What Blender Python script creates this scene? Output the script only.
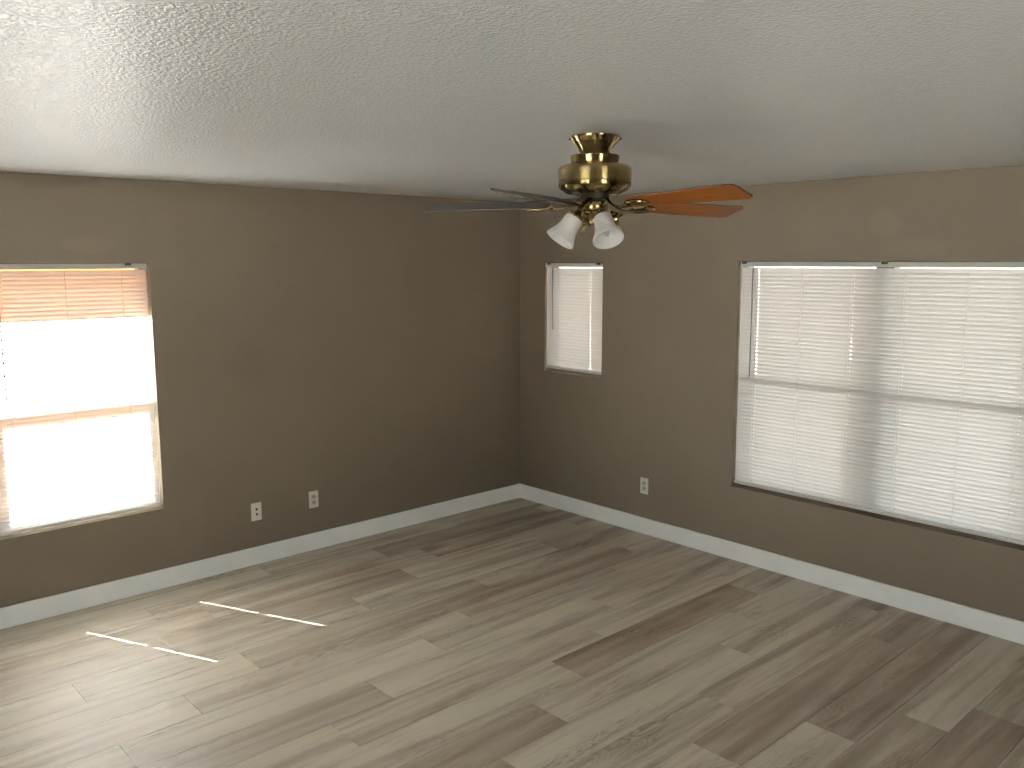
import bpy, bmesh, math, random
from mathutils import Vector, Matrix
random.seed(7)
SC = bpy.context.scene
COL = SC.collection
for _o in list(bpy.data.objects):
    bpy.data.objects.remove(_o)

# ------------------------------------------------------------------ camera
def make_camera():
    f_px, yaw, pitch, roll = 861.37, 0.828187, -0.1427488, -0.0021429
    fw = Vector((math.cos(yaw) * math.cos(pitch), math.sin(yaw) * math.cos(pitch), math.sin(pitch)))
    r0 = Vector((math.sin(yaw), -math.cos(yaw), 0)); u0 = r0.cross(fw)
    r = math.cos(roll) * r0 + math.sin(roll) * u0
    u = -math.sin(roll) * r0 + math.cos(roll) * u0
    cd = bpy.data.cameras.new('camera'); cam = bpy.data.objects.new('camera', cd); COL.objects.link(cam)
    cd.sensor_width = 36.0; cd.lens = f_px / 1024 * 36.0; cd.clip_start = 0.05; cd.clip_end = 300
    m = Matrix((r, u, -fw)).transposed().to_4x4(); m.translation = Vector((-4.8198, -5.1550, 1.9782))
    cam.matrix_world = m
    SC.camera = cam
make_camera()

# ------------------------------------------------------------------ daylight and exposure
SUN_DIR = Vector((0.455, -1.0, -1.37)).normalized()          # the way the sunlight travels
SUN_STRENGTH = 830.0
SKY_STRENGTH = 2.1
def make_daylight():
    w = bpy.data.worlds.new('sky'); SC.world = w; w.use_nodes = True
    nt = w.node_tree; bg = nt.nodes['Background']
    sky = nt.nodes.new('ShaderNodeTexSky'); sky.sky_type = 'NISHITA'; sky.sun_disc = False
    sky.sun_elevation = math.asin(-SUN_DIR.z)
    sky.sun_rotation = math.atan2(-SUN_DIR.x, -SUN_DIR.y)
    haze = nt.nodes.new('ShaderNodeHueSaturation'); haze.inputs['Saturation'].default_value = 0.45      # thin haze pales the blue
    nt.links.new(sky.outputs[0], haze.inputs['Color']); nt.links.new(haze.outputs[0], bg.inputs[0]); bg.inputs[1].default_value = SKY_STRENGTH
    ld = bpy.data.lights.new('sun', 'SUN'); ld.energy = SUN_STRENGTH; ld.angle = math.radians(0.15); ld.color = (0.97, 0.985, 1.0)
    lo = bpy.data.objects.new('sun', ld); COL.objects.link(lo)
    lo.location = (-6, 12, 18); lo.rotation_euler = SUN_DIR.to_track_quat('-Z', 'Y').to_euler()
make_daylight()
vs = SC.view_settings
vs.view_transform = 'Standard'; vs.look = 'None'; vs.gamma = 1.0; vs.use_curve_mapping = False
vs.exposure = -0.02
SC.cycles.max_bounces = 14; SC.cycles.diffuse_bounces = 8; SC.cycles.glossy_bounces = 6
SC.cycles.transmission_bounces = 8; SC.cycles.transparent_max_bounces = 24
SC.cycles.caustics_reflective = False; SC.cycles.caustics_refractive = False
SC.cycles.use_denoising = True

# ------------------------------------------------------------------ helpers
def tag(o, label=None, cat=None, group=None, kind=None):
    if label: o['label'] = label
    if cat: o['category'] = cat
    if group: o['group'] = group
    if kind: o['kind'] = kind
    return o

def empty(name, loc, rz=0.0):
    o = bpy.data.objects.new(name, None); COL.objects.link(o)
    o.location = loc; o.rotation_euler = (0, 0, rz); o.empty_display_size = 0.1
    return o

def obj(name, bm, mat, parent=None, smooth=False, bevel=0.0, segs=2):
    me = bpy.data.meshes.new(name)
    bmesh.ops.recalc_face_normals(bm, faces=bm.faces)
    bm.to_mesh(me); bm.free()
    if mat: me.materials.append(mat)
    o = bpy.data.objects.new(name, me); COL.objects.link(o)
    if parent: o.parent = parent
    if smooth:
        for p in me.polygons: p.use_smooth = True
    if bevel:
        b = o.modifiers.new('bevel', 'BEVEL'); b.width = bevel; b.segments = segs; b.limit_method = 'ANGLE'; b.angle_limit = math.radians(40)
        b.harden_normals = False
    return o

def auto_smooth(o, ang=35):
    """flat faces across sharp edges, smooth elsewhere"""
    me = o.data
    for p in me.polygons: p.use_smooth = True
    bm = bmesh.new(); bm.from_mesh(me)
    for e in bm.edges:
        if len(e.link_faces) == 2 and e.calc_face_angle(0) > math.radians(ang): e.smooth = False
    bm.to_mesh(me); bm.free()
    return o

def box(bm, x0, x1, y0, y1, z0, z1):
    v = [bm.verts.new(p) for p in ((x0,y0,z0),(x1,y0,z0),(x1,y1,z0),(x0,y1,z0),(x0,y0,z1),(x1,y0,z1),(x1,y1,z1),(x0,y1,z1))]
    for f in ((3,2,1,0),(4,5,6,7),(0,1,5,4),(1,2,6,5),(2,3,7,6),(3,0,4,7)):
        bm.faces.new([v[i] for i in f])

def lathe(bm, prof, n=48, M=None, cap_top=False, cap_bot=False):
    """prof: (radius, z) pairs from top to bottom"""
    M = M or Matrix()
    rings = []
    for r, z in prof:
        if r < 1e-6:
            rings.append([bm.verts.new(M @ Vector((0, 0, z)))])
        else:
            rings.append([bm.verts.new(M @ Vector((r*math.cos(2*math.pi*i/n), r*math.sin(2*math.pi*i/n), z))) for i in range(n)])
    for a, b in zip(rings, rings[1:]):
        for i in range(n):
            j = (i+1) % n
            if len(a) == 1 and len(b) == 1: continue
            if len(a) == 1: bm.faces.new((a[0], b[i], b[j]))
            elif len(b) == 1: bm.faces.new((a[i], b[0], a[j]))
            else: bm.faces.new((a[i], b[i], b[j], a[j]))
    if cap_top and len(rings[0]) > 1: bm.faces.new(rings[0])
    if cap_bot and len(rings[-1]) > 1: bm.faces.new(list(reversed(rings[-1])))

def tube(bm, pts, rad, n=10, flat=1.0, cap=True):
    """sweep an ellipse along points; rad is a number or one per point; flat squashes it vertically"""
    pts = [Vector(p) for p in pts]
    rads = rad if isinstance(rad, (list, tuple)) else [rad]*len(pts)
    rings = []
    for i, p in enumerate(pts):
        t = (pts[min(i+1, len(pts)-1)] - pts[max(i-1, 0)]).normalized()
        ref = Vector((0, 0, 1)) if abs(t.z) < 0.95 else Vector((1, 0, 0))
        s = t.cross(ref).normalized(); u = s.cross(t)
        rings.append([bm.verts.new(p + rads[i]*(math.cos(2*math.pi*k/n)*s + flat*math.sin(2*math.pi*k/n)*u)) for k in range(n)])
    for a, b in zip(rings, rings[1:]):
        for i in range(n):
            j = (i+1) % n
            bm.faces.new((a[i], a[j], b[j], b[i]))
    if cap:
        bm.faces.new(list(reversed(rings[0]))); bm.faces.new(rings[-1])

def bez(p0, p1, p2, p3, n=14):
    p0, p1, p2, p3 = map(Vector, (p0, p1, p2, p3)); out = []
    for i in range(n+1):
        t = i/n; s = 1-t
        out.append(s**3*p0 + 3*s*s*t*p1 + 3*s*t*t*p2 + t**3*p3)
    return out

# ------------------------------------------------------------------ materials
class NT:
    def __init__(self, name):
        self.m = bpy.data.materials.new(name); self.m.use_nodes = True
        self.t = self.m.node_tree; self.n = self.t.nodes
        self.bsdf = self.n['Principled BSDF']; self.out = self.n['Material Output']
    def node(self, typ, **kw):
        nd = self.n.new(typ)
        for k, v in kw.items():
            if k.startswith('i_'):
                key = k[2:]
                nd.inputs[int(key) if key.isdigit() else key].default_value = v
            else: setattr(nd, k, v)
        return nd
    def link(self, a, b): self.t.links.new(a, b)
    def math(self, op, a, b=None, clamp=False):
        nd = self.node('ShaderNodeMath', operation=op, use_clamp=clamp)
        for i, v in enumerate((a, b)):
            if v is None: continue
            if isinstance(v, (int, float)): nd.inputs[i].default_value = v
            else: self.link(v, nd.inputs[i])
        return nd.outputs[0]
    def mix(self, fac, a, b, blend='MIX'):
        nd = self.node('ShaderNodeMix', data_type='RGBA', blend_type=blend)
        for i, v in ((0, fac), (6, a), (7, b)):
            if isinstance(v, (int, float)): nd.inputs[i].default_value = v
            elif isinstance(v, tuple): nd.inputs[i].default_value = (*v[:3], 1)
            else: self.link(v, nd.inputs[i])
        return nd.outputs[2]
    def noise(self, vec, scale, detail=3, rough=0.5, dist=0.0):
        nd = self.node('ShaderNodeTexNoise', i_Scale=scale, i_Detail=detail, i_Roughness=rough, i_Distortion=dist)
        if vec is not None: self.link(vec, nd.inputs['Vector'])
        return nd.outputs['Fac']
    def ramp(self, fac, stops):
        nd = self.node('ShaderNodeMapRange', i_1=stops[0], i_2=stops[1], i_3=stops[2], i_4=stops[3])
        self.link(fac, nd.inputs[0]); return nd.outputs[0]
    def coords(self, scale=None):
        tc = self.node('ShaderNodeTexCoord')
        if scale is None: return tc.outputs['Object']
        mp = self.node('ShaderNodeMapping'); mp.inputs['Scale'].default_value = scale
        self.link(tc.outputs['Object'], mp.inputs[0]); return mp.outputs[0]
    def bump(self, height, strength, dist):
        nd = self.node('ShaderNodeBump', i_Strength=strength, i_Distance=dist)
        self.link(height, nd.inputs['Height']); self.link(nd.outputs[0], self.bsdf.inputs['Normal'])

def simple(name, col, rough=0.5, metal=0.0, spec=0.5, var=0.06, scale=30.0, stretch=None, coat=0.0):
    k = NT(name); b = k.bsdf
    v = k.noise(k.coords(stretch), scale, 3)
    c = k.mix(k.ramp(v, (0.3, 0.7, 0, 1)), tuple(x*(1-var) for x in col), tuple(x*(1+var) for x in col))
    k.link(c, b.inputs['Base Color'])
    b.inputs['Roughness'].default_value = rough; b.inputs['Metallic'].default_value = metal
    b.inputs['Specular IOR Level'].default_value = spec; b.inputs['Coat Weight'].default_value = coat
    b.inputs['Coat Roughness'].default_value = 0.15
    return k.m

def wall_paint(name, col, axis, patches):
    """flat taupe paint with roller texture, plus the touched-up patches the wall carries"""
    k = NT(name); co = k.coords()
    big = k.noise(co, 1.3, 3); base = k.mix(k.ramp(big, (0.3, 0.7, 0, 1)), tuple(x*0.96 for x in col), tuple(x*1.04 for x in col))
    sep = k.node('ShaderNodeSeparateXYZ'); k.link(co, sep.inputs[0])
    A = sep.outputs[axis]; Z = sep.outputs[2]
    wob = k.math('MULTIPLY', k.math('SUBTRACT', k.noise(co, 14, 3), 0.5), 0.9)
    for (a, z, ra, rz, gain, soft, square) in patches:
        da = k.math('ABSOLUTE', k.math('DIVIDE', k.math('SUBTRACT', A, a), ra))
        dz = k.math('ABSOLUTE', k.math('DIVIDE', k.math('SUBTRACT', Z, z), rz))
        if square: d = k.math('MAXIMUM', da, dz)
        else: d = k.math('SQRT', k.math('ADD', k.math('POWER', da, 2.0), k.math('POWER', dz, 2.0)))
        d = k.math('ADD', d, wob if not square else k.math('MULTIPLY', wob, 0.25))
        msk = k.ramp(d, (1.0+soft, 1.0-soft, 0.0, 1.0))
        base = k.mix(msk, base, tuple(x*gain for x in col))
    k.link(base, k.bsdf.inputs['Base Color'])
    k.bsdf.inputs['Roughness'].default_value = 0.62; k.bsdf.inputs['Specular IOR Level'].default_value = 0.35
    k.bump(k.noise(co, 130, 3, 0.55), 0.25, 0.002)
    return k.m

WALL = (0.166, 0.132, 0.093)
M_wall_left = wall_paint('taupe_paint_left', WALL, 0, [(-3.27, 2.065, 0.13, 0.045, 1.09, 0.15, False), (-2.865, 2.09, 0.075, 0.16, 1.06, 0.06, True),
                                                     (-2.35, 1.30, 0.10, 0.12, 0.94, 0.5, False)])
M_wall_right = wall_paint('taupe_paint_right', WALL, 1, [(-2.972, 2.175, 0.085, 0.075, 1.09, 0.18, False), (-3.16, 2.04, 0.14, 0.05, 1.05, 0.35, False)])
M_wall_plain = wall_paint('taupe_paint', WALL, 0, [])

def ceiling_paint():
    k = NT('ceiling_paint'); co = k.coords()
    k.bsdf.inputs['Base Color'].default_value = (0.885, 0.90, 0.905, 1)
    k.bsdf.inputs['Roughness'].default_value = 0.27; k.bsdf.inputs['Specular IOR Level'].default_value = 0.33
    a = k.noise(co, 95, 2, 0.5, 0.4)
    h = k.ramp(a, (0.42, 0.66, 0.0, 1.0))
    k.bump(h, 0.42, 0.0035)
    return k.m
M_ceiling = ceiling_paint()

def floor_wood():
    k = NT('vinyl_plank_wood')
    at = k.node('ShaderNodeAttribute', attribute_name='plank')
    sep = k.node('ShaderNodeSeparateColor'); k.link(at.outputs['Color'], sep.inputs[0])
    tone, seed, warm = sep.outputs[0], sep.outputs[1], sep.outputs[2]
    tc = k.node('ShaderNodeTexCoord')
    off = k.node('ShaderNodeCombineXYZ'); k.link(k.math('MULTIPLY', seed, 37.0), off.inputs[0]); k.link(k.math('MULTIPLY', seed, 91.0), off.inputs[1]); k.link(k.math('MULTIPLY', seed, 53.0), off.inputs[2])
    add = k.node('ShaderNodeVectorMath', operation='ADD'); k.link(tc.outputs['Object'], add.inputs[0]); k.link(off.outputs[0], add.inputs[1])
    def mapped(s):
        mp = k.node('ShaderNodeMapping'); mp.inputs['Scale'].default_value = s; k.link(add.outputs[0], mp.inputs[0]); return mp.outputs[0]
    fine = k.noise(mapped((9.0, 150.0, 1)), 1.0, 5, 0.65)
    streak = k.noise(mapped((0.65, 10.5, 1)), 1.0, 5, 0.58, 0.5)
    field = k.noise(mapped((2.2, 9.0, 1)), 1.0, 2, 0.4, 0.3)
    rings = k.math('SINE', k.math('MULTIPLY', field, 120.0))
    heart = k.ramp(k.noise(mapped((1.3, 6.5, 1)), 1.0, 3, 0.5), (0.55, 0.70, 0.0, 1.0))
    patch = k.noise(mapped((2.5, 9.0, 1)), 1.0, 3, 0.5)
    light = k.mix(warm, (0.570, 0.518, 0.420), (0.565, 0.488, 0.388))
    mid = k.mix(warm, (0.335, 0.285, 0.218), (0.330, 0.258, 0.195))
    dark = k.mix(warm, (0.160, 0.126, 0.090), (0.165, 0.115, 0.083))
    # tone 0 pale board .. 1 dark board, streaks add darkness
    d = k.math('ADD', k.math('MULTIPLY', tone, 0.80), k.math('MULTIPLY', k.ramp(streak, (0.44, 0.68, -0.08, 1.0)), 0.62))
    d = k.math('ADD', d, k.math('MULTIPLY', heart, k.math('ADD', 0.16, k.math('MULTIPLY', k.ramp(rings, (-0.2, 1.0, 0.0, 1.0)), 0.42))))
    d = k.math('ADD', d, k.math('MULTIPLY', k.math('SUBTRACT', fine, 0.5), 0.45))
    d = k.math('ADD', d, k.math('MULTIPLY', k.math('SUBTRACT', patch, 0.5), 0.45))
    flecks = k.ramp(k.noise(mapped((14.0, 46.0, 1)), 1.0, 3, 0.6), (0.60, 0.74, 0.0, 1.0))
    d = k.math('ADD', d, k.math('MULTIPLY', flecks, k.math('ADD', 0.05, k.math('MULTIPLY', heart, 0.45))))
    c1 = k.mix(k.math('MULTIPLY', d, 1.6, True), light, mid)
    c2 = k.mix(k.math('MULTIPLY', k.math('SUBTRACT', d, 0.62), 1.4, True), c1, dark)
    k.link(c2, k.bsdf.inputs['Base Color'])
    k.link(k.ramp(fine, (0.3, 0.7, 0.42, 0.54)), k.bsdf.inputs['Roughness'])
    k.bsdf.inputs['Specular IOR Level'].default_value = 0.33
    k.bump(fine, 0.10, 0.0015)
    return k.m
M_floor = floor_wood()
M_white_trim = simple('white_trim_paint', (0.87, 0.865, 0.83), 0.38, var=0.03, scale=6)
M_vinyl = simple('bronze_window_frame', (0.16, 0.14, 0.12), 0.4, var=0.02)
M_rail = simple('blind_rail_enamel', (0.62, 0.61, 0.58), 0.4, var=0.02)
M_clip = simple('dark_clip_plastic', (0.035, 0.032, 0.03), 0.4)
M_cord = simple('blind_cord', (0.55, 0.53, 0.50), 0.8, scale=300)
M_wand = simple('clear_grey_wand', (0.22, 0.21, 0.20), 0.2, spec=0.8)
M_plate = simple('ivory_plate_plastic', (0.62, 0.60, 0.52), 0.35, var=0.02)
M_socket = simple('grey_receptacle_plastic', (0.40, 0.38, 0.33), 0.35, var=0.02)
M_black = simple('black_slot', (0.012, 0.012, 0.012), 0.4)
M_steel = simple('screw_steel', (0.6, 0.6, 0.58), 0.3, metal=1.0)
M_stucco = simple('tan_stucco', (0.39, 0.205, 0.080), 0.9, spec=0.2, scale=60)
M_ground = simple('dry_tan_ground', (0.30, 0.285, 0.265), 0.95, spec=0.1, var=0.2, scale=3)
M_blocker = simple('light_blocker_paint', (0.36, 0.31, 0.27), 0.8, spec=0.2)  # colour of the added light blockers outside

def brass():
    """antique brass, brushed around the turned parts"""
    k = NT('antique_brass')
    v = k.noise(k.coords((4, 4, 12)), 6, 3)
    k.link(k.mix(v, (0.235, 0.170, 0.072), (0.300, 0.225, 0.100)), k.bsdf.inputs['Base Color'])
    k.bsdf.inputs['Metallic'].default_value = 1.0
    k.bsdf.inputs['Roughness'].default_value = 0.21
    k.bsdf.inputs['Anisotropic'].default_value = 0.85; k.bsdf.inputs['Anisotropic Rotation'].default_value = 0.25
    tg = k.node('ShaderNodeTangent', direction_type='RADIAL', axis='Z')
    k.link(tg.outputs[0], k.bsdf.inputs['Tangent'])
    return k.m
M_brass = brass()
M_dark_metal = simple('dark_bronze', (0.03, 0.025, 0.02), 0.35, metal=0.8)

def blade_wood():
    k = NT('walnut_blade')
    n1 = k.noise(k.coords((3.0, 45, 45)), 1.0, 4, 0.6, 0.4)
    k.link(k.mix(k.ramp(n1, (0.3, 0.7, 0, 1)), (0.130, 0.040, 0.008), (0.215, 0.070, 0.013)), k.bsdf.inputs['Base Color'])
    k.bsdf.inputs['Roughness'].default_value = 0.30; k.bsdf.inputs['Specular IOR Level'].default_value = 0.07
    return k.m
M_blade = blade_wood()
M_blade_top = simple('dusty_dark_veneer', (0.055, 0.043, 0.034), 0.5, spec=0.2, var=0.15, scale=8, stretch=(2, 20, 20))

def frosted():
    k = NT('frosted_glass')
    v = k.noise(k.coords(), 40, 3)
    tr = k.node('ShaderNodeBsdfTranslucent'); tr.inputs[0].default_value = (0.88, 0.87, 0.85, 1)
    k.link(k.mix(v, (0.90, 0.89, 0.87), (0.93, 0.92, 0.90)), k.bsdf.inputs['Base Color'])
    k.bsdf.inputs['Roughness'].default_value = 0.25
    mx = k.node('ShaderNodeMixShader'); mx.inputs[0].default_value = 0.22
    k.link(k.bsdf.outputs[0], mx.inputs[1]); k.link(tr.outputs[0], mx.inputs[2]); k.link(mx.outputs[0], k.out.inputs[0])
    return k.m
M_frost = frosted()

def clear_glass(name, tint, ior=1.45):
    """thin sheet glass: transmits straight through, mirrors by Fresnel"""
    k = NT(name)
    tp = k.node('ShaderNodeBsdfTransparent'); tp.inputs[0].default_value = (*tint, 1)
    gl = k.node('ShaderNodeBsdfGlossy'); gl.inputs['Roughness'].default_value = 0.02
    fr = k.node('ShaderNodeFresnel'); ge = k.node('ShaderNodeNewGeometry')
    k.link(k.ramp(ge.outputs['Backfacing'], (0.0, 1.0, ior, 1.0/ior)), fr.inputs['IOR'])     # same mirror share leaving the sheet as entering it
    v = k.noise(k.coords(), 2, 2)
    k.link(k.mix(v, (0.97, 0.97, 0.97), (1, 1, 1)), gl.inputs[0])
    mx = k.node('ShaderNodeMixShader')
    k.link(fr.outputs[0], mx.inputs[0]); k.link(tp.outputs[0], mx.inputs[1]); k.link(gl.outputs[0], mx.inputs[2]); k.link(mx.outputs[0], k.out.inputs[0])
    k.n.remove(k.bsdf)
    return k.m
M_pane = clear_glass('window_glass', (0.90, 0.92, 0.91))
M_bulb = clear_glass('clear_bulb_glass', (0.93, 0.92, 0.88), 1.5)
M_filament = simple('yellow_phosphor_filament', (0.75, 0.55, 0.12), 0.5)

def slat_mat():
    k = NT('white_vinyl_slat')
    v = k.noise(k.coords((1, 1, 40)), 2.0, 2)
    k.link(k.mix(v, (0.74, 0.72, 0.69), (0.80, 0.78, 0.76)), k.bsdf.inputs['Base Color'])
    k.bsdf.inputs['Roughness'].default_value = 0.4
    tr = k.node('ShaderNodeBsdfTranslucent'); tr.inputs[0].default_value = (0.83, 0.815, 0.80, 1)
    mx = k.node('ShaderNodeMixShader'); mx.inputs[0].default_value = 0.36
    k.link(k.bsdf.outputs[0], mx.inputs[1]); k.link(tr.outputs[0], mx.inputs[2]); k.link(mx.outputs[0], k.out.inputs[0])
    return k.m
M_slat = slat_mat()

# ------------------------------------------------------------------ room shell
H = 2.44
XMIN, YMIN = -6.6, -7.4
WT = 0.16                                            # wall thickness
SILL, HEAD = 0.495, 1.968
WIN_LEFT = (-3.865, -2.955, SILL, HEAD)              # x0, x1, z0, z1 in the left wall
WIN_SMALL = (-0.893, -0.291, 1.098, 1.958)           # y0, y1 in the right wall
DOOR = (-4.55, -3.20, 0.03, 2.06)                          # glass door behind the camera, x0, x1
FILL_DOOR = (-4.90, -2.90, 0.03, 2.06)                 # glass door added unseen in the side wall for fill daylight, y0, y1
WIN_BIG = (-3.862, -2.048, SILL, HEAD)

def wall_with_holes(name, axis, a0, a1, face, out, holes, mat, cov=0.0):
    """wall slab whose room side lies at `face`; `out` is +1 or -1; holes are (a0, a1, z0, z1)"""
    bm = bmesh.new()
    cuts = sorted(set([a0, a1] + [h[0] for h in holes] + [h[1] for h in holes]))
    zs = sorted(set([-0.02, H+0.02] + [h[2] for h in holes] + [h[3] for h in holes]))
    lo, hi = sorted((face, face + out*WT))
    solid = {}
    for i in range(len(cuts)-1):
        for j in range(len(zs)-1):
            ca, cz = (cuts[i]+cuts[i+1])/2, (zs[j]+zs[j+1])/2
            solid[i, j] = not any(h[0] < ca < h[1] and h[2] < cz < h[3] for h in holes)
    def P(a, d, z): return (a, d, z) if axis == 0 else (d, a, z)
    cache = {}
    def V(a, d, z):
        key = (round(a, 5), round(d, 5), round(z, 5))
        if key not in cache: cache[key] = bm.verts.new(P(a, d, z))
        return cache[key]
    for (i, j), s in solid.items():
        if not s: continue
        A0, A1, Z0, Z1 = cuts[i], cuts[i+1], zs[j], zs[j+1]
        for d in (lo, hi):
            bm.faces.new([V(A0, d, Z0), V(A1, d, Z0), V(A1, d, Z1), V(A0, d, Z1)])
        for (di, dj, e) in ((-1, 0, ((A0, Z0), (A0, Z1))), (1, 0, ((A1, Z0), (A1, Z1))), (0, -1, ((A0, Z0), (A1, Z0))), (0, 1, ((A0, Z1), (A1, Z1)))):
            if not solid.get((i+di, j+dj), False):
                (p, q), (r, s2) = e
                bm.faces.new([V(p, lo, q), V(r, lo, s2), V(r, hi, s2), V(p, hi, q)])
    o = obj(name, bm, mat, bevel=0.004, segs=3)
    return tag(o, kind='structure')

wall_with_holes('wall_left', 0, XMIN-WT, WT, 0.0, 1, [WIN_LEFT], M_wall_left)
wall_with_holes('wall_right', 1, YMIN-WT, 0.0, 0.0, 1, [WIN_BIG, WIN_SMALL], M_wall_right)
wall_with_holes('wall_near', 0, XMIN-WT, WT, YMIN, -1, [DOOR], M_wall_plain)
wall_with_holes('wall_side', 1, YMIN, 0.0, XMIN, -1, [FILL_DOOR], M_wall_plain)
bm = bmesh.new(); box(bm, XMIN-WT, WT, YMIN-WT, WT, H, H+0.12); tag(obj('ceiling', bm, M_ceiling), kind='structure')

# floor boards: 228.5 mm wide, 1.53 m long, joints where the photo shows them
ROWW, PL, GAP = 0.2285, 1.53, 0.0012
JOINT = {-2: -2.942, -1: -1.74, 0: -3.767, 1: -3.04, 2: -3.423, 3: -3.78, 4: -2.73, 5: -1.525, 6: -1.94, 7: -2.293,
         8: -2.685, 9: -3.2, 10: -2.027, 11: -1.53, 12: -1.17, 13: -0.887}
TONE = {(-2, 0): .45, (-2, -1): .55, (-1, -1): .70, (-1, 0): .15, (0, -1): .15, (0, 0): .50, (0, 1): .10, (1, -1): .05, (1, 0): .55, (1, 1): .30,
        (2, -1): .05, (2, 0): .30, (2, 1): .60, (2, 2): .2, (3, 0): .08, (3, 1): .42, (3, -1): .1, (3, 2): .25, (4, -1): .62, (4, 0): .12, (4, 1): .22,
        (5, -1): .15, (5, 0): .12, (6, -1): .10, (6, 0): .75, (7, -1): .70, (7, 0): .20, (8, -1): .75, (8, 0): .05, (9, 0): .3, (9, 1): .25,
        (10, -1): .1, (10, 0): .70, (10, 1): .25, (11, -1): .12, (11, 0): .72, (12, -1): .70, (12, 0): .18, (13, -1): .80, (13, 0): .40}
WARM = {(2, 1): .8, (6, 0): .8, (10, 0): .9, (11, 0): .9, (13, -1): 1.0, (8, 0): .1}
def make_floor():
    bm = bmesh.new(); lay = bm.loops.layers.float_color.new('plank')
    rng = random.Random(3)
    y_top = -0.93
    r = -5
    while y_top - ROWW*r > YMIN:
        y1 = min(0.0, y_top - ROWW*r); y0 = max(YMIN, y_top - ROWW*(r+1)); r += 1
        row = r-1
        if y1 <= y0: continue
        j0 = JOINT.get(row, -3 + rng.random()*PL)
        for k in range(-4, 5):
            x0, x1 = max(XMIN, j0 + PL*k), min(0.0, j0 + PL*(k+1))
            if x1 - x0 < 0.01: continue
            tone = TONE.get((row, k), rng.choice((.08, .15, .2, .35, .5, .65)))
            warm = WARM.get((row, k), rng.random()*0.6); seed = rng.random()
            g = GAP
            v = [bm.verts.new(p) for p in ((x0+g, y0+g, 0), (x1-g, y0+g, 0), (x1-g, y1-g, 0), (x0+g, y1-g, 0))]
            w = [bm.verts.new(p) for p in ((x0+g*.4, y0+g*.4, -0.0022), (x1-g*.4, y0+g*.4, -0.0022), (x1-g*.4, y1-g*.4, -0.0022), (x0+g*.4, y1-g*.4, -0.0022))]
            fs = [bm.faces.new(v)] + [bm.faces.new((w[i], w[(i+1) % 4], v[(i+1) % 4], v[i])) for i in range(4)]
            for f in fs:
                for l in f.loops: l[lay] = (tone, seed, warm, 1)
    n0 = len(bm.faces)
    box(bm, XMIN-WT, WT, YMIN-WT, WT, -0.15, -0.0024)
    bm.faces.ensure_lookup_table()
    for f in bm.faces[n0:]:
        for l in f.loops: l[lay] = (1.0, 0.5, 0.5, 1)
    return tag(obj('floor', bm, M_floor), kind='structure')
make_floor()

def baseboard(name, pts):
    """pts: footprint corners of a 120 mm board with an eased top"""
    (x0, x1, y0, y1) = pts
    bm = bmesh.new(); box(bm, x0, x1, y0, y1, 0.0, 0.120)
    return tag(obj(name, bm, M_white_trim, bevel=0.004, segs=3), kind='structure')
BT = 0.014
baseboard('baseboard_left', (XMIN, 0.0, -BT, 0.0))
baseboard('baseboard_right', (-BT, 0.0, YMIN, -BT))
baseboard('baseboard_near_left', (XMIN, DOOR[0], YMIN, YMIN+BT))
baseboard('baseboard_near_right', (DOOR[1], -BT, YMIN, YMIN+BT))
baseboard('baseboard_side_near', (XMIN, XMIN+BT, YMIN+BT, FILL_DOOR[0]))
baseboard('baseboard_side_far', (XMIN, XMIN+BT, FILL_DOOR[1], -BT))

# ------------------------------------------------------------------ outside
bm = bmesh.new(); box(bm, -45, 45, -45, 45, -0.40, -0.16); tag(obj('ground', bm, M_ground), kind='structure')
bm = bmesh.new(); box(bm, XMIN-1.0, 1.0, WT, 0.58, 2.40, 2.44); box(bm, XMIN-1.0, 1.0, 0.56, 0.60, 2.42, 2.62)
tag(obj('trim_1', bm, M_stucco), kind='structure')
bm = bmesh.new(); box(bm, XMIN-WT, -1.4, YMIN-WT, WT, H+0.12, 7.0); tag(obj('sun_block_upper', bm, M_stucco), kind='structure')  # unseen block, added to shade the ground outside the near door
bm = bmesh.new(); box(bm, -20.0, 2.0, 4.0, 4.3, -0.16, 5.3); tag(obj('sky_block_left', bm, M_stucco), kind='structure')  # unseen, added to block low sky and bounce amber light onto the left window
bm = bmesh.new(); box(bm, WT, 14.0, -5.6, 5.0, 2.16, 2.32); tag(obj('light_block_right', bm, M_blocker), kind='structure')  # unseen slab, added to dim the daylight on the right-hand blinds
bm = bmesh.new(); box(bm, XMIN-WT-2.9, XMIN-WT, -8.0, 1.0, 2.30, 2.46); tag(obj('sun_block_side', bm, M_blocker), kind='structure')  # unseen slab, added to keep direct sun off the side door
bm = bmesh.new(); box(bm, 13.2, 13.4, -16.0, 14.0, -0.16, 1.75); tag(obj('sky_block_yard', bm, M_blocker), kind='structure')  # unseen screen, added to block bright ground and sky at the horizon

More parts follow.
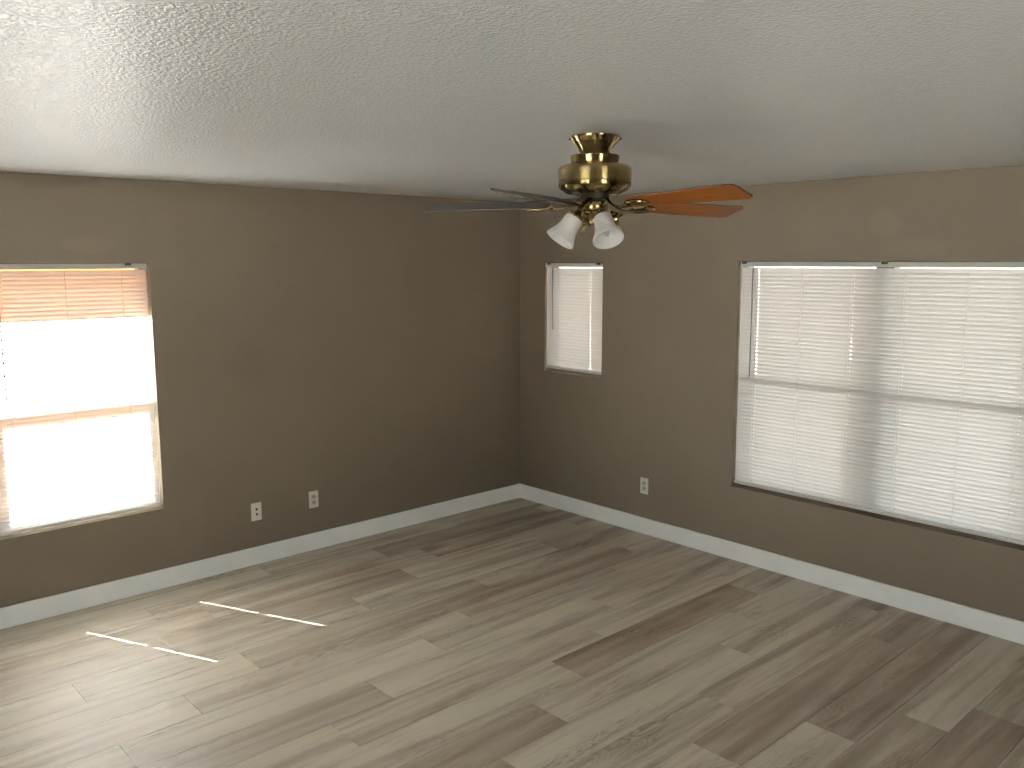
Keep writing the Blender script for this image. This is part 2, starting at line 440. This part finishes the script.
# ------------------------------------------------------------------ windows
def window(name, loc, rz, w, h, units, F=0.032, S=0.034, MU=0.035, B=0.055, fixed=False):
    """local X runs left to right seen from the room, local Y goes outward, origin at the left end of the sill"""
    r = empty(name, loc, rz); tag(r, kind='structure')
    y0, y1 = 0.088, 0.150
    bm = bmesh.new()
    box(bm, 0, F, y0, y1, 0, h); box(bm, w-F, w, y0, y1, 0, h); box(bm, F, w-F, y0, y1, 0, F); box(bm, F, w-F, y0, y1, h-F, h)
    uw = w/units
    for u in range(1, units): box(bm, uw*u-MU, uw*u+MU, y0-0.01, y1, F, h-F)
    obj('window_frame', bm, M_vinyl, r, bevel=0.003)
    for u in range(units):
        a = uw*u + (F if u == 0 else MU); b = uw*(u+1) - (F if u == units-1 else MU)
        mid = h*0.485
        if fixed:
            bm = bmesh.new(); box(bm, a, b, 0.128, 0.132, F, h-F); obj('pane', bm, M_pane, r); continue
        bm = bmesh.new(); box(bm, a, b, 0.132, 0.136, mid, h-F); obj('pane', bm, M_pane, r)
        bm = bmesh.new()
        box(bm, a, a+S, y0+.005, 0.122, F, mid+0.016); box(bm, b-S, b, y0+.005, 0.122, F, mid+0.016)
        box(bm, a+S, b-S, y0+.005, 0.122, F, F+B); box(bm, a+S, b-S, y0+.005, 0.122, mid-0.016, mid+0.016)
        s = obj('sash', bm, M_vinyl, r, bevel=0.003)
        bm = bmesh.new(); box(bm, a+S, b-S, 0.105, 0.109, F+B, mid-0.016); obj('pane', bm, M_pane, s)
    return r
window('window_1', (WIN_LEFT[0], 0, SILL), 0, WIN_LEFT[1]-WIN_LEFT[0], HEAD-SILL, 1, B=0.095)
window('window_2', (0, WIN_SMALL[1], WIN_SMALL[2]), -math.pi/2, WIN_SMALL[1]-WIN_SMALL[0], WIN_SMALL[3]-WIN_SMALL[2], 1, F=0.014, fixed=True)
window('window_3', (0, WIN_BIG[1], SILL), -math.pi/2, WIN_BIG[1]-WIN_BIG[0], HEAD-SILL, 2, F=0.014, S=0.036, MU=0.054, B=0.042)

def glass_door(name, loc, rz, w, h):
    """two-leaf sliding glass door; local X along the wall, local -Y outward"""
    r = empty(name, loc, rz); tag(r, kind='structure')
    bm = bmesh.new()
    box(bm, 0, .04, -.14, -.04, 0, h); box(bm, w-.04, w, -.14, -.04, 0, h); box(bm, .04, w-.04, -.14, -.04, 0, .03); box(bm, .04, w-.04, -.14, -.04, h-.04, h)
    obj('door_frame', bm, M_vinyl, r, bevel=0.003)
    for a, b, y in ((.04, w/2+.03, -.125), (w/2-.03, w-.04, -.085)):
        bm = bmesh.new(); S = .06
        box(bm, a, a+S, y, y+.032, .03, h-.04); box(bm, b-S, b, y, y+.032, .03, h-.04); box(bm, a+S, b-S, y, y+.032, .03, .03+S); box(bm, a+S, b-S, y, y+.032, h-.04-S, h-.04)
        s = obj('sash', bm, M_vinyl, r, bevel=0.003)
        bm = bmesh.new(); box(bm, a+S, b-S, y+.014, y+.018, .03+S, h-.04-S); obj('pane', bm, M_pane, s)
glass_door('door_1', (DOOR[0], YMIN, DOOR[2]), 0, DOOR[1]-DOOR[0], DOOR[3]-DOOR[2])
glass_door('fill_door', (XMIN, FILL_DOOR[1], FILL_DOOR[2]), -math.pi/2, FILL_DOOR[1]-FILL_DOOR[0], FILL_DOOR[3]-FILL_DOOR[2])  # added opening, out of view, for fill daylight from the left

# ------------------------------------------------------------------ blinds
PITCH, SW = 0.0240, 0.0330
def blind(label, loc, rz, w, h, holes, plain, wand_x, wand_len, clips, seed, hang=0.028, skew=0.0, yb=0.020):
    """venetian blind hung inside the reveal; origin at the left end of the sill, local Y outward"""
    rng = random.Random(seed)
    r = empty('venetian_blind', loc, rz); tag(r, label, 'blind')
    g = 0.006
    bm = bmesh.new(); zt = h - 0.004
    # headrail: an open-topped channel
    hz0, hz1 = zt-0.030, zt
    box(bm, g*.5, w-g*.5, yb-0.016, yb-0.0145, hz0, hz1); box(bm, g*.5, w-g*.5, yb+0.0145, yb+0.016, hz0, hz1); box(bm, g*.5, w-g*.5, yb-0.016, yb+0.016, hz0, hz0+0.0015)
    obj('headrail', bm, M_rail, r)
    for cx in clips:
        bm = bmesh.new(); box(bm, cx-0.018, cx+0.018, yb-0.019, yb+0.019, hz1-0.004, h); box(bm, cx-0.018, cx+0.018, yb-0.0185, yb-0.016, hz1-0.012, hz1)
        obj('bracket', bm, M_clip, r)
    # slats
    bm = bmesh.new()
    top = hz0 - 0.021; bot = hang
    n = int((top-bot)/PITCH)
    pitch = (top-bot)/n
    hw = 0.0020
    xs = [g]
    for hx in sorted(holes): xs += [hx-hw, hx+hw]
    xs.append(w-g)
    fine = []
    for a, b in zip(xs, xs[1:]):
        m = max(1, int((b-a)/0.15))
        fine += [a+(b-a)*i/m for i in range(m)]
    fine.append(xs[-1])
    prof = [-0.5, -0.088, 0.0, 0.088, 0.5]
    for i in range(n+1):
        z = top - pitch*i
        low = max(0.0, i/n - 0.62)/0.38
        ang = math.radians(81 + rng.uniform(-1.5, 1.5) - low*rng.choice((0, 0, 3, 7))); sag = rng.uniform(-0.0006, 0.0006); tw = rng.uniform(-0.8, 0.8)
        grid = []
        for x in fine:
            t = (x/w - .5)*2
            an = ang + math.radians(tw*t)
            row = []
            for p in prof:
                s = p*SW; c = 0.0018*(1-4*p*p)
                # inner edge up, outer edge down; crown faces the room-side underside
                dy = -s*math.cos(an) + c*math.sin(an)
                dz = s*math.sin(an) + c*math.cos(an)
                row.append(bm.verts.new((x, yb+dy, z+dz+sag*(1-t*t) + skew*(x/w)*(i/n))))
            grid.append(row)
        for a in range(len(fine)-1):
            xm = (fine[a]+fine[a+1])/2
            hole = any(abs(xm-hx) < hw for hx in holes)
            for b in range(4):
                if hole and b in (1, 2): continue
                bm.faces.new((grid[a][b], grid[a+1][b], grid[a+1][b+1], grid[a][b+1]))
    obj('slat_panel', bm, M_slat, r, smooth=True)
    bm = bmesh.new(); box(bm, g, w-g, yb-0.013, yb+0.013, bot-0.036, bot-0.016)
    if skew:
        for v in bm.verts: v.co.z += skew*(v.co.x/w)
    obj('bottom_rail', bm, M_rail, r, bevel=0.004, segs=3)
    for cx in sorted(holes + plain):
        bm = bmesh.new()
        dx = 0.009 if cx in holes else 0.0
        for yy in (yb-0.0135, yb+0.0135):
            tube(bm, [(cx-dx, yy, hz0), (cx-dx, yy, bot-0.02 + skew*(cx/w))], 0.0008, 6)
        if cx in holes: tube(bm, [(cx, yb, hz0), (cx, yb, bot-0.015 + skew*(cx/w))], 0.0006, 6)
        else: tube(bm, [(cx, yb-0.0145, hz0), (cx, yb-0.0145, bot-0.015 + skew*(cx/w))], 0.0012, 6)
        obj('ladder_cord', bm, M_cord, r)
    bm = bmesh.new()
    tube(bm, [(wand_x, yb-0.020, hz0-0.012), (wand_x, yb-0.022, hz0-0.03), (wand_x, yb-0.020, hz0-0.03-wand_len)], 0.0042, 6)
    tube(bm, [(wand_x, yb-0.014, hz0+0.006), (wand_x, yb-0.020, hz0-0.004), (wand_x, yb-0.020, hz0-0.014)], 0.0022, 6)
    tube(bm, [(wand_x, yb-0.020, hz0-0.03-wand_len), (wand_x, yb-0.020, hz0-0.045-wand_len)], 0.0052, 8)
    obj('wand', bm, M_wand, r)
    return r
blind('sunlit white venetian blind closed over the left-hand window, glowing white with an amber top', (WIN_LEFT[0], 0, SILL), 0, 0.910, HEAD-SILL, [0.150, 0.770], [0.462], 0.128, 0.66, [0.80], 1, hang=0.046, yb=0.036)
blind('small narrow white venetian blind on the window nearest the corner', (0, WIN_SMALL[1], WIN_SMALL[2]), -math.pi/2, 0.602, 0.860, [0.13, 0.47], [], 0.088, 0.44, [0.04, 0.56], 2, hang=0.066, skew=-0.006)
blind('wide white venetian blind closed over the double window in the right-hand wall', (0, WIN_BIG[1], SILL), -math.pi/2, 1.814, HEAD-SILL, [0.130, 0.752, 1.058, 1.664], [0.432, 1.380], 0.098, 0.66, [0.03, 0.93], 3, hang=0.056, yb=0.032)

# ------------------------------------------------------------------ wall plates
def plate_base(label, cat, loc, rz, group=None):
    """local X left to right, local -Y into the room, origin at the plate's centre on the wall"""
    r = empty('outlet', loc, rz) if cat == 'outlet' else empty('jack_plate', loc, rz)
    tag(r, label, cat, group)
    bm = bmesh.new(); box(bm, -0.036, 0.036, -0.006, 0.0, -0.059, 0.059)
    obj('cover_plate', bm, M_plate, r, bevel=0.003, segs=3)
    return r
def screw(r, x, z, y=-0.0062):
    bm = bmesh.new(); lathe(bm, [(0.0, 0.0012), (0.0028, 0.0006), (0.0032, -0.0004)], 12, Matrix.Translation((x, y, z)) @ Matrix.Rotation(math.pi/2, 4, 'X'))
    auto_smooth(obj('screw', bm, M_steel, r))
def duplex(label, loc, rz):
    r = plate_base(label, 'outlet', loc, rz)
    for zc in (-0.0195, 0.0195):
        bm = bmesh.new(); n = 28; ring = []
        pts = []
        for i in range(n):
            a = 2*math.pi*i/n; x = 0.0172*math.cos(a); z = 0.0172*math.sin(a)
            pts.append((x, max(-0.0140, min(0.0140, z))))
        f = [bm.verts.new((x, -0.0085, z+zc)) for x, z in pts]; b = [bm.verts.new((x*1.03, -0.0055, z*1.03+zc)) for x, z in pts]
        bm.faces.new(f)
        for i in range(n): bm.faces.new((f[i], f[(i+1) % n], b[(i+1) % n], b[i]))
        s = obj('receptacle', bm, M_socket, r)
        for sx, hh in ((-0.0065, 0.0045), (0.0065, 0.0038)):
            bm = bmesh.new(); box(bm, sx-0.0013, sx+0.0013, -0.0088, -0.0080, zc+0.003-hh, zc+0.003+hh); obj('slot', bm, M_black, s)
        bm = bmesh.new(); lathe(bm, [(0.0, 0.0003), (0.0027, 0.0003), (0.0027, -0.0005)], 12, Matrix.Translation((0, -0.0086, zc-0.0085)) @ Matrix.Rotation(math.pi/2, 4, 'X')); obj('slot', bm, M_black, s)
    screw(r, 0, 0)
def jack_plate(label, loc, rz):
    r = plate_base(label, 'wall plate', loc, rz)
    for zc in (-0.0165, 0.0165):
        M = Matrix.Translation((0, -0.006, zc)) @ Matrix.Rotation(math.pi/2, 4, 'X')
        bm = bmesh.new(); lathe(bm, [(0.0, 0.002), (0.0045, 0.002), (0.0050, 0.006), (0.0068, 0.006), (0.0078, 0.0)], 16, M)
        auto_smooth(obj('jack', bm, M_black, r))
    screw(r, 0, 0.045); screw(r, 0, -0.045)
jack_plate('pale jack plate with two round black ports, nearer the left-hand window', (-2.362, 0, 0.354), 0)
duplex('pale duplex outlet on the left-hand wall, right of the plate with two black ports', (-1.942, 0, 0.356), 0)
duplex('pale duplex outlet on the right-hand wall below the small window', (0, -1.324, 0.356), -math.pi/2)

# ------------------------------------------------------------------ ceiling fan
def ceiling_fan():
    cx, cy = -2.329, -2.907
    F = empty('ceiling_fan', (cx, cy, H)); tag(F, 'antique brass ceiling fan with brown wooden blades and frosted bell shades', 'ceiling fan')
    Z = lambda z: z - H
    # canopy
    bm = bmesh.new()
    lathe(bm, [(0.0885, Z(2.4399)), (0.0885, Z(2.434)), (0.0850, Z(2.429)), (0.0800, Z(2.4215)), (0.0795, Z(2.4195)), (0.0770, Z(2.417)), (0.0660, Z(2.402)), (0.0570, Z(2.389)), (0.0510, Z(2.379)), (0.0475, Z(2.369))], 64, cap_top=True, cap_bot=True)
    canopy = auto_smooth(obj('canopy', bm, M_brass, F), 40)
    for k in range(4):
        a = math.radians(227 + 10 + 90*k - 12)
        R = Matrix.Rotation(a, 4, 'Z')
        bm = bmesh.new()
        tube(bm, [R @ Vector((0.087, 0, Z(2.436))), R @ Vector((0.083, 0, Z(2.425))), R @ Vector((0.0655, 0, Z(2.400))), R @ Vector((0.0510, 0, Z(2.378)))], [0.010, 0.0075, 0.005, 0.003], 12)
        auto_smooth(obj('canopy_rib', bm, M_brass, canopy), 50)
        bm = bmesh.new(); lathe(bm, [(0.0, 0.004), (0.003, 0.0035), (0.005, 0.001), (0.005, -0.002)], 14, R @ Matrix.Translation((0.0955, 0, Z(2.429))) @ Matrix.Rotation(math.pi/2, 4, 'Y'))
        auto_smooth(obj('screw', bm, M_dark_metal, canopy), 50)
    bm = bmesh.new(); lathe(bm, [(0.050, Z(2.3705)), (0.090, Z(2.3685)), (0.0928, Z(2.366)), (0.0925, Z(2.361)), (0.0885, Z(2.343)), (0.086, Z(2.333))], 64, cap_top=True, cap_bot=True)
    auto_smooth(obj('mounting_ring', bm, M_brass, F), 40)
    # motor housing
    bm = bmesh.new()
    prof = [(0.082, Z(2.336))]
    for i in range(9):
        t = math.pi/2*i/8; prof.append((0.108+0.0305*math.sin(t), Z(2.314)+0.020*math.cos(t)))
    prof += [(0.1388, Z(2.300)), (0.1386, Z(2.272)), (0.1368, Z(2.2705)), (0.1368, Z(2.268)), (0.1382, Z(2.2665)), (0.1376, Z(2.258))]
    for i in range(1, 9):
        t = math.pi/2*i/8; prof.append((0.066+0.0715*math.cos(t)**1.15, Z(2.258)-0.033*math.sin(t)))
    lathe(bm, prof, 72, cap_top=True, cap_bot=True)
    motor = auto_smooth(obj('motor_housing', bm, M_brass, F), 40)
    # vents on the lower bowl
    for k in range(10):
        a = 2*math.pi*k/10 + 0.2; R = Matrix.Rotation(a, 4, 'Z')
        bm = bmesh.new(); tube(bm, [R @ Vector((0.114, 0, Z(2.2345))), R @ Vector((0.094, 0, Z(2.2270)))], 0.008, 10, flat=0.28)
        auto_smooth(obj('vent', bm, M_dark_metal, motor), 50)
    bm = bmesh.new(); lathe(bm, [(0.056, Z(2.230)), (0.0575, Z(2.224)), (0.0575, Z(2.206)), (0.050, Z(2.200))], 48, cap_top=True, cap_bot=True)
    auto_smooth(obj('flywheel', bm, M_dark_metal, F), 40)
    # blades and irons
    z0 = 2.1855; Rt = 0.6614; pit = math.radians(-16.0); base = 52.91
    lift = {0: 0.0, 1: 0.0, 2: 0.0, 3: 0.0, 4: 0.0}
    tilt = {-2: 0.0135, -1: -0.0125, 2: 0.002, 1: 0.0, 0: 0.0}
    for k in (0, 1, 2, -2, -1):
        th = math.radians(base + 72*k)
        T = Matrix.Rotation(th, 4, 'Z') @ Matrix.Translation((0, 0, Z(z0))) @ Matrix.Rotation(-tilt[k]/0.66, 4, 'Y') @ Matrix.Rotation(pit, 4, 'X')
        # blade outline in its own plane (u along, v across)
        out = []
        r0 = 0.175; w0, w1 = 0.052, 0.0678
        out += [(r0, -w0*0.55), (r0+0.03, -w0*0.92), (r0+0.07, -w0)]
        out += [(Rt-0.035, -w1-0.001), (Rt-0.012, -w1+0.004), (Rt, -w1+0.018), (Rt, w1-0.018), (Rt-0.012, w1-0.004), (Rt-0.035, w1+0.001)]
        out += [(r0+0.07, w0), (r0+0.03, w0*0.92), (r0, w0*0.55)]
        bm = bmesh.new(); th2 = 0.003
        lo = [bm.verts.new((u, v, -th2)) for u, v in out]; hi = [bm.verts.new((u, v, th2)) for u, v in out]
        bm.faces.new(list(reversed(lo))); bm.faces.new(hi)
        n = len(out)
        for i in range(n): bm.faces.new((lo[i], lo[(i+1) % n], hi[(i+1) % n], hi[i]))
        b = obj('blade', bm, M_blade, F, bevel=0.0012); b.matrix_local = T
        b.data.materials.append(M_blade_top)
        for p in b.data.polygons:
            if p.normal.z > -0.5: p.material_index = 1
        # iron: curved arm from the flywheel to a medallion under the blade
        bm = bmesh.new()
        arm = bez((0.050, 0, 0.026), (0.085, 0, 0.004), (0.115, 0, -0.030), (0.172, 0, -0.012), 14)
        tube(bm, arm, [0.014-0.005*math.sin(math.pi*i/14) for i in range(15)], 12, flat=0.40)
        # oval shell plate with a raised rim, screwed under the blade
        S = Matrix.Translation((0.212, 0, -0.0035)) @ Matrix.Diagonal((1.0, 0.62, 1.0, 1.0))
        lathe(bm, [(0.050, 0.0), (0.054, -0.003), (0.054, -0.008), (0.049, -0.0115), (0.044, -0.0095), (0.036, -0.0090), (0.022, -0.0120), (0.0, -0.0135)], 40, S, cap_top=True)
        for (u, v) in ((0.188, 0.0), (0.228, 0.015), (0.228, -0.015)):
            lathe(bm, [(0.0050, -0.010), (0.0055, -0.0150), (0.0035, -0.0170), (0.0, -0.0175)], 16, Matrix.Translation((u, v, 0)))
        ir = auto_smooth(obj('blade_iron', bm, M_brass, F), 50); ir.matrix_local = T
    # switch housing and light kit
    bm = bmesh.new()
    lathe(bm, [(0.040, Z(2.203)), (0.047, Z(2.201)), (0.0495, Z(2.198)), (0.0495, Z(2.170)), (0.047, Z(2.166)), (0.040, Z(2.164))], 48, cap_top=True, cap_bot=True)
    auto_smooth(obj('switch_housing', bm, M_brass, F), 40)
    bm = bmesh.new()
    lathe(bm, [(0.036, Z(2.168)), (0.044, Z(2.162)), (0.046, Z(2.155)), (0.040, Z(2.147)), (0.026, Z(2.139)), (0.018, Z(2.132)), (0.020, Z(2.124)), (0.014, Z(2.115)), (0.007, Z(2.109)), (0.0, Z(2.106))], 40, cap_top=True)
    kit = auto_smooth(obj('light_kit', bm, M_brass, F), 50)
    for k, az in enumerate((17, -73, 107, 197)):
        # azimuth counted from the side facing the camera, to its right
        dirv = Vector((-0.669, -0.729, 0)).normalized(); rgt = Vector((0.736, -0.676, 0)).normalized()
        d = (math.cos(math.radians(az))*dirv + math.sin(math.radians(az))*rgt).normalized()
        tl = math.radians(36)
        ax = (d*math.sin(tl) - Vector((0, 0, 1))*math.cos(tl)).normalized()
        neck = d*0.078 + Vector((0, 0, Z(2.138)))
        bm = bmesh.new()
        tube(bm, bez(d*0.030 + Vector((0, 0, Z(2.158))), d*0.055 + Vector((0, 0, Z(2.175))), neck - ax*0.045, neck - ax*0.020, 10), 0.0068, 10)
        auto_smooth(obj('lamp_arm', bm, M_brass, kit), 50)
        # frame with local -Z along the lamp axis
        M = Matrix.Translation(neck) @ (-ax).to_track_quat('Z', 'Y').to_matrix().to_4x4()
        bm = bmesh.new()
        lathe(bm, [(0.007, 0.030), (0.012, 0.027), (0.015, 0.020), (0.022, 0.012), (0.032, 0.006), (0.034, 0.001), (0.0335, -0.008), (0.030, -0.008)], 28, M, cap_top=True)
        for j in range(3):
            a = 2*math.pi*j/3 + 0.5
            p = Vector((math.cos(a), math.sin(a), 0))
            tube(bm, [M @ (p*0.031 + Vector((0, 0, -0.004))), M @ (p*0.044 + Vector((0, 0, -0.004)))], 0.0022, 8)
            tube(bm, [M @ (p*0.042 + Vector((0, 0, -0.004))), M @ (p*0.049 + Vector((0, 0, -0.004)))], 0.0045, 8)
        auto_smooth(obj('shade_holder', bm, M_brass, kit), 45)
        # candle socket and bulb
        bm = bmesh.new(); lathe(bm, [(0.011, 0.0), (0.012, -0.004), (0.012, -0.024), (0.009, -0.026)], 20, M, cap_top=True, cap_bot=True)
        auto_smooth(obj('bulb_socket', bm, M_dark_metal, kit), 45)
        bm = bmesh.new()
        lathe(bm, [(0.008, -0.024), (0.010, -0.030), (0.0155, -0.044), (0.0172, -0.054), (0.015, -0.068), (0.009, -0.082), (0.004, -0.090), (0.0, -0.092)], 24, M)
        bulb = auto_smooth(obj('bulb', bm, M_bulb, kit), 60)
        bm = bmesh.new()
        for s in (-1, 0, 1): tube(bm, [M @ Vector((s*0.004, 0, -0.036)), M @ Vector((s*0.0048, 0.001, -0.060))], 0.0013, 8)
        obj('filament', bm, M_filament, kit)
        if k < 2:
            outer = [(0.030, 0.000), (0.0335, -0.004), (0.0355, -0.014), (0.0365, -0.028), (0.0380, -0.044), (0.0415, -0.060), (0.0475, -0.076), (0.0545, -0.090), (0.0585, -0.100), (0.0590, -0.104)]
            inner = [(r-0.003, z) for r, z in reversed(outer)]; inner[0] = (0.0560, -0.1035)
            bm = bmesh.new(); lathe(bm, outer + [(0.0575, -0.106)] + inner, 48, M)
            o = auto_smooth(obj('lamp_shade', bm, M_frost, kit), 60); tag(o, 'white frosted glass bell shade')
ceiling_fan()
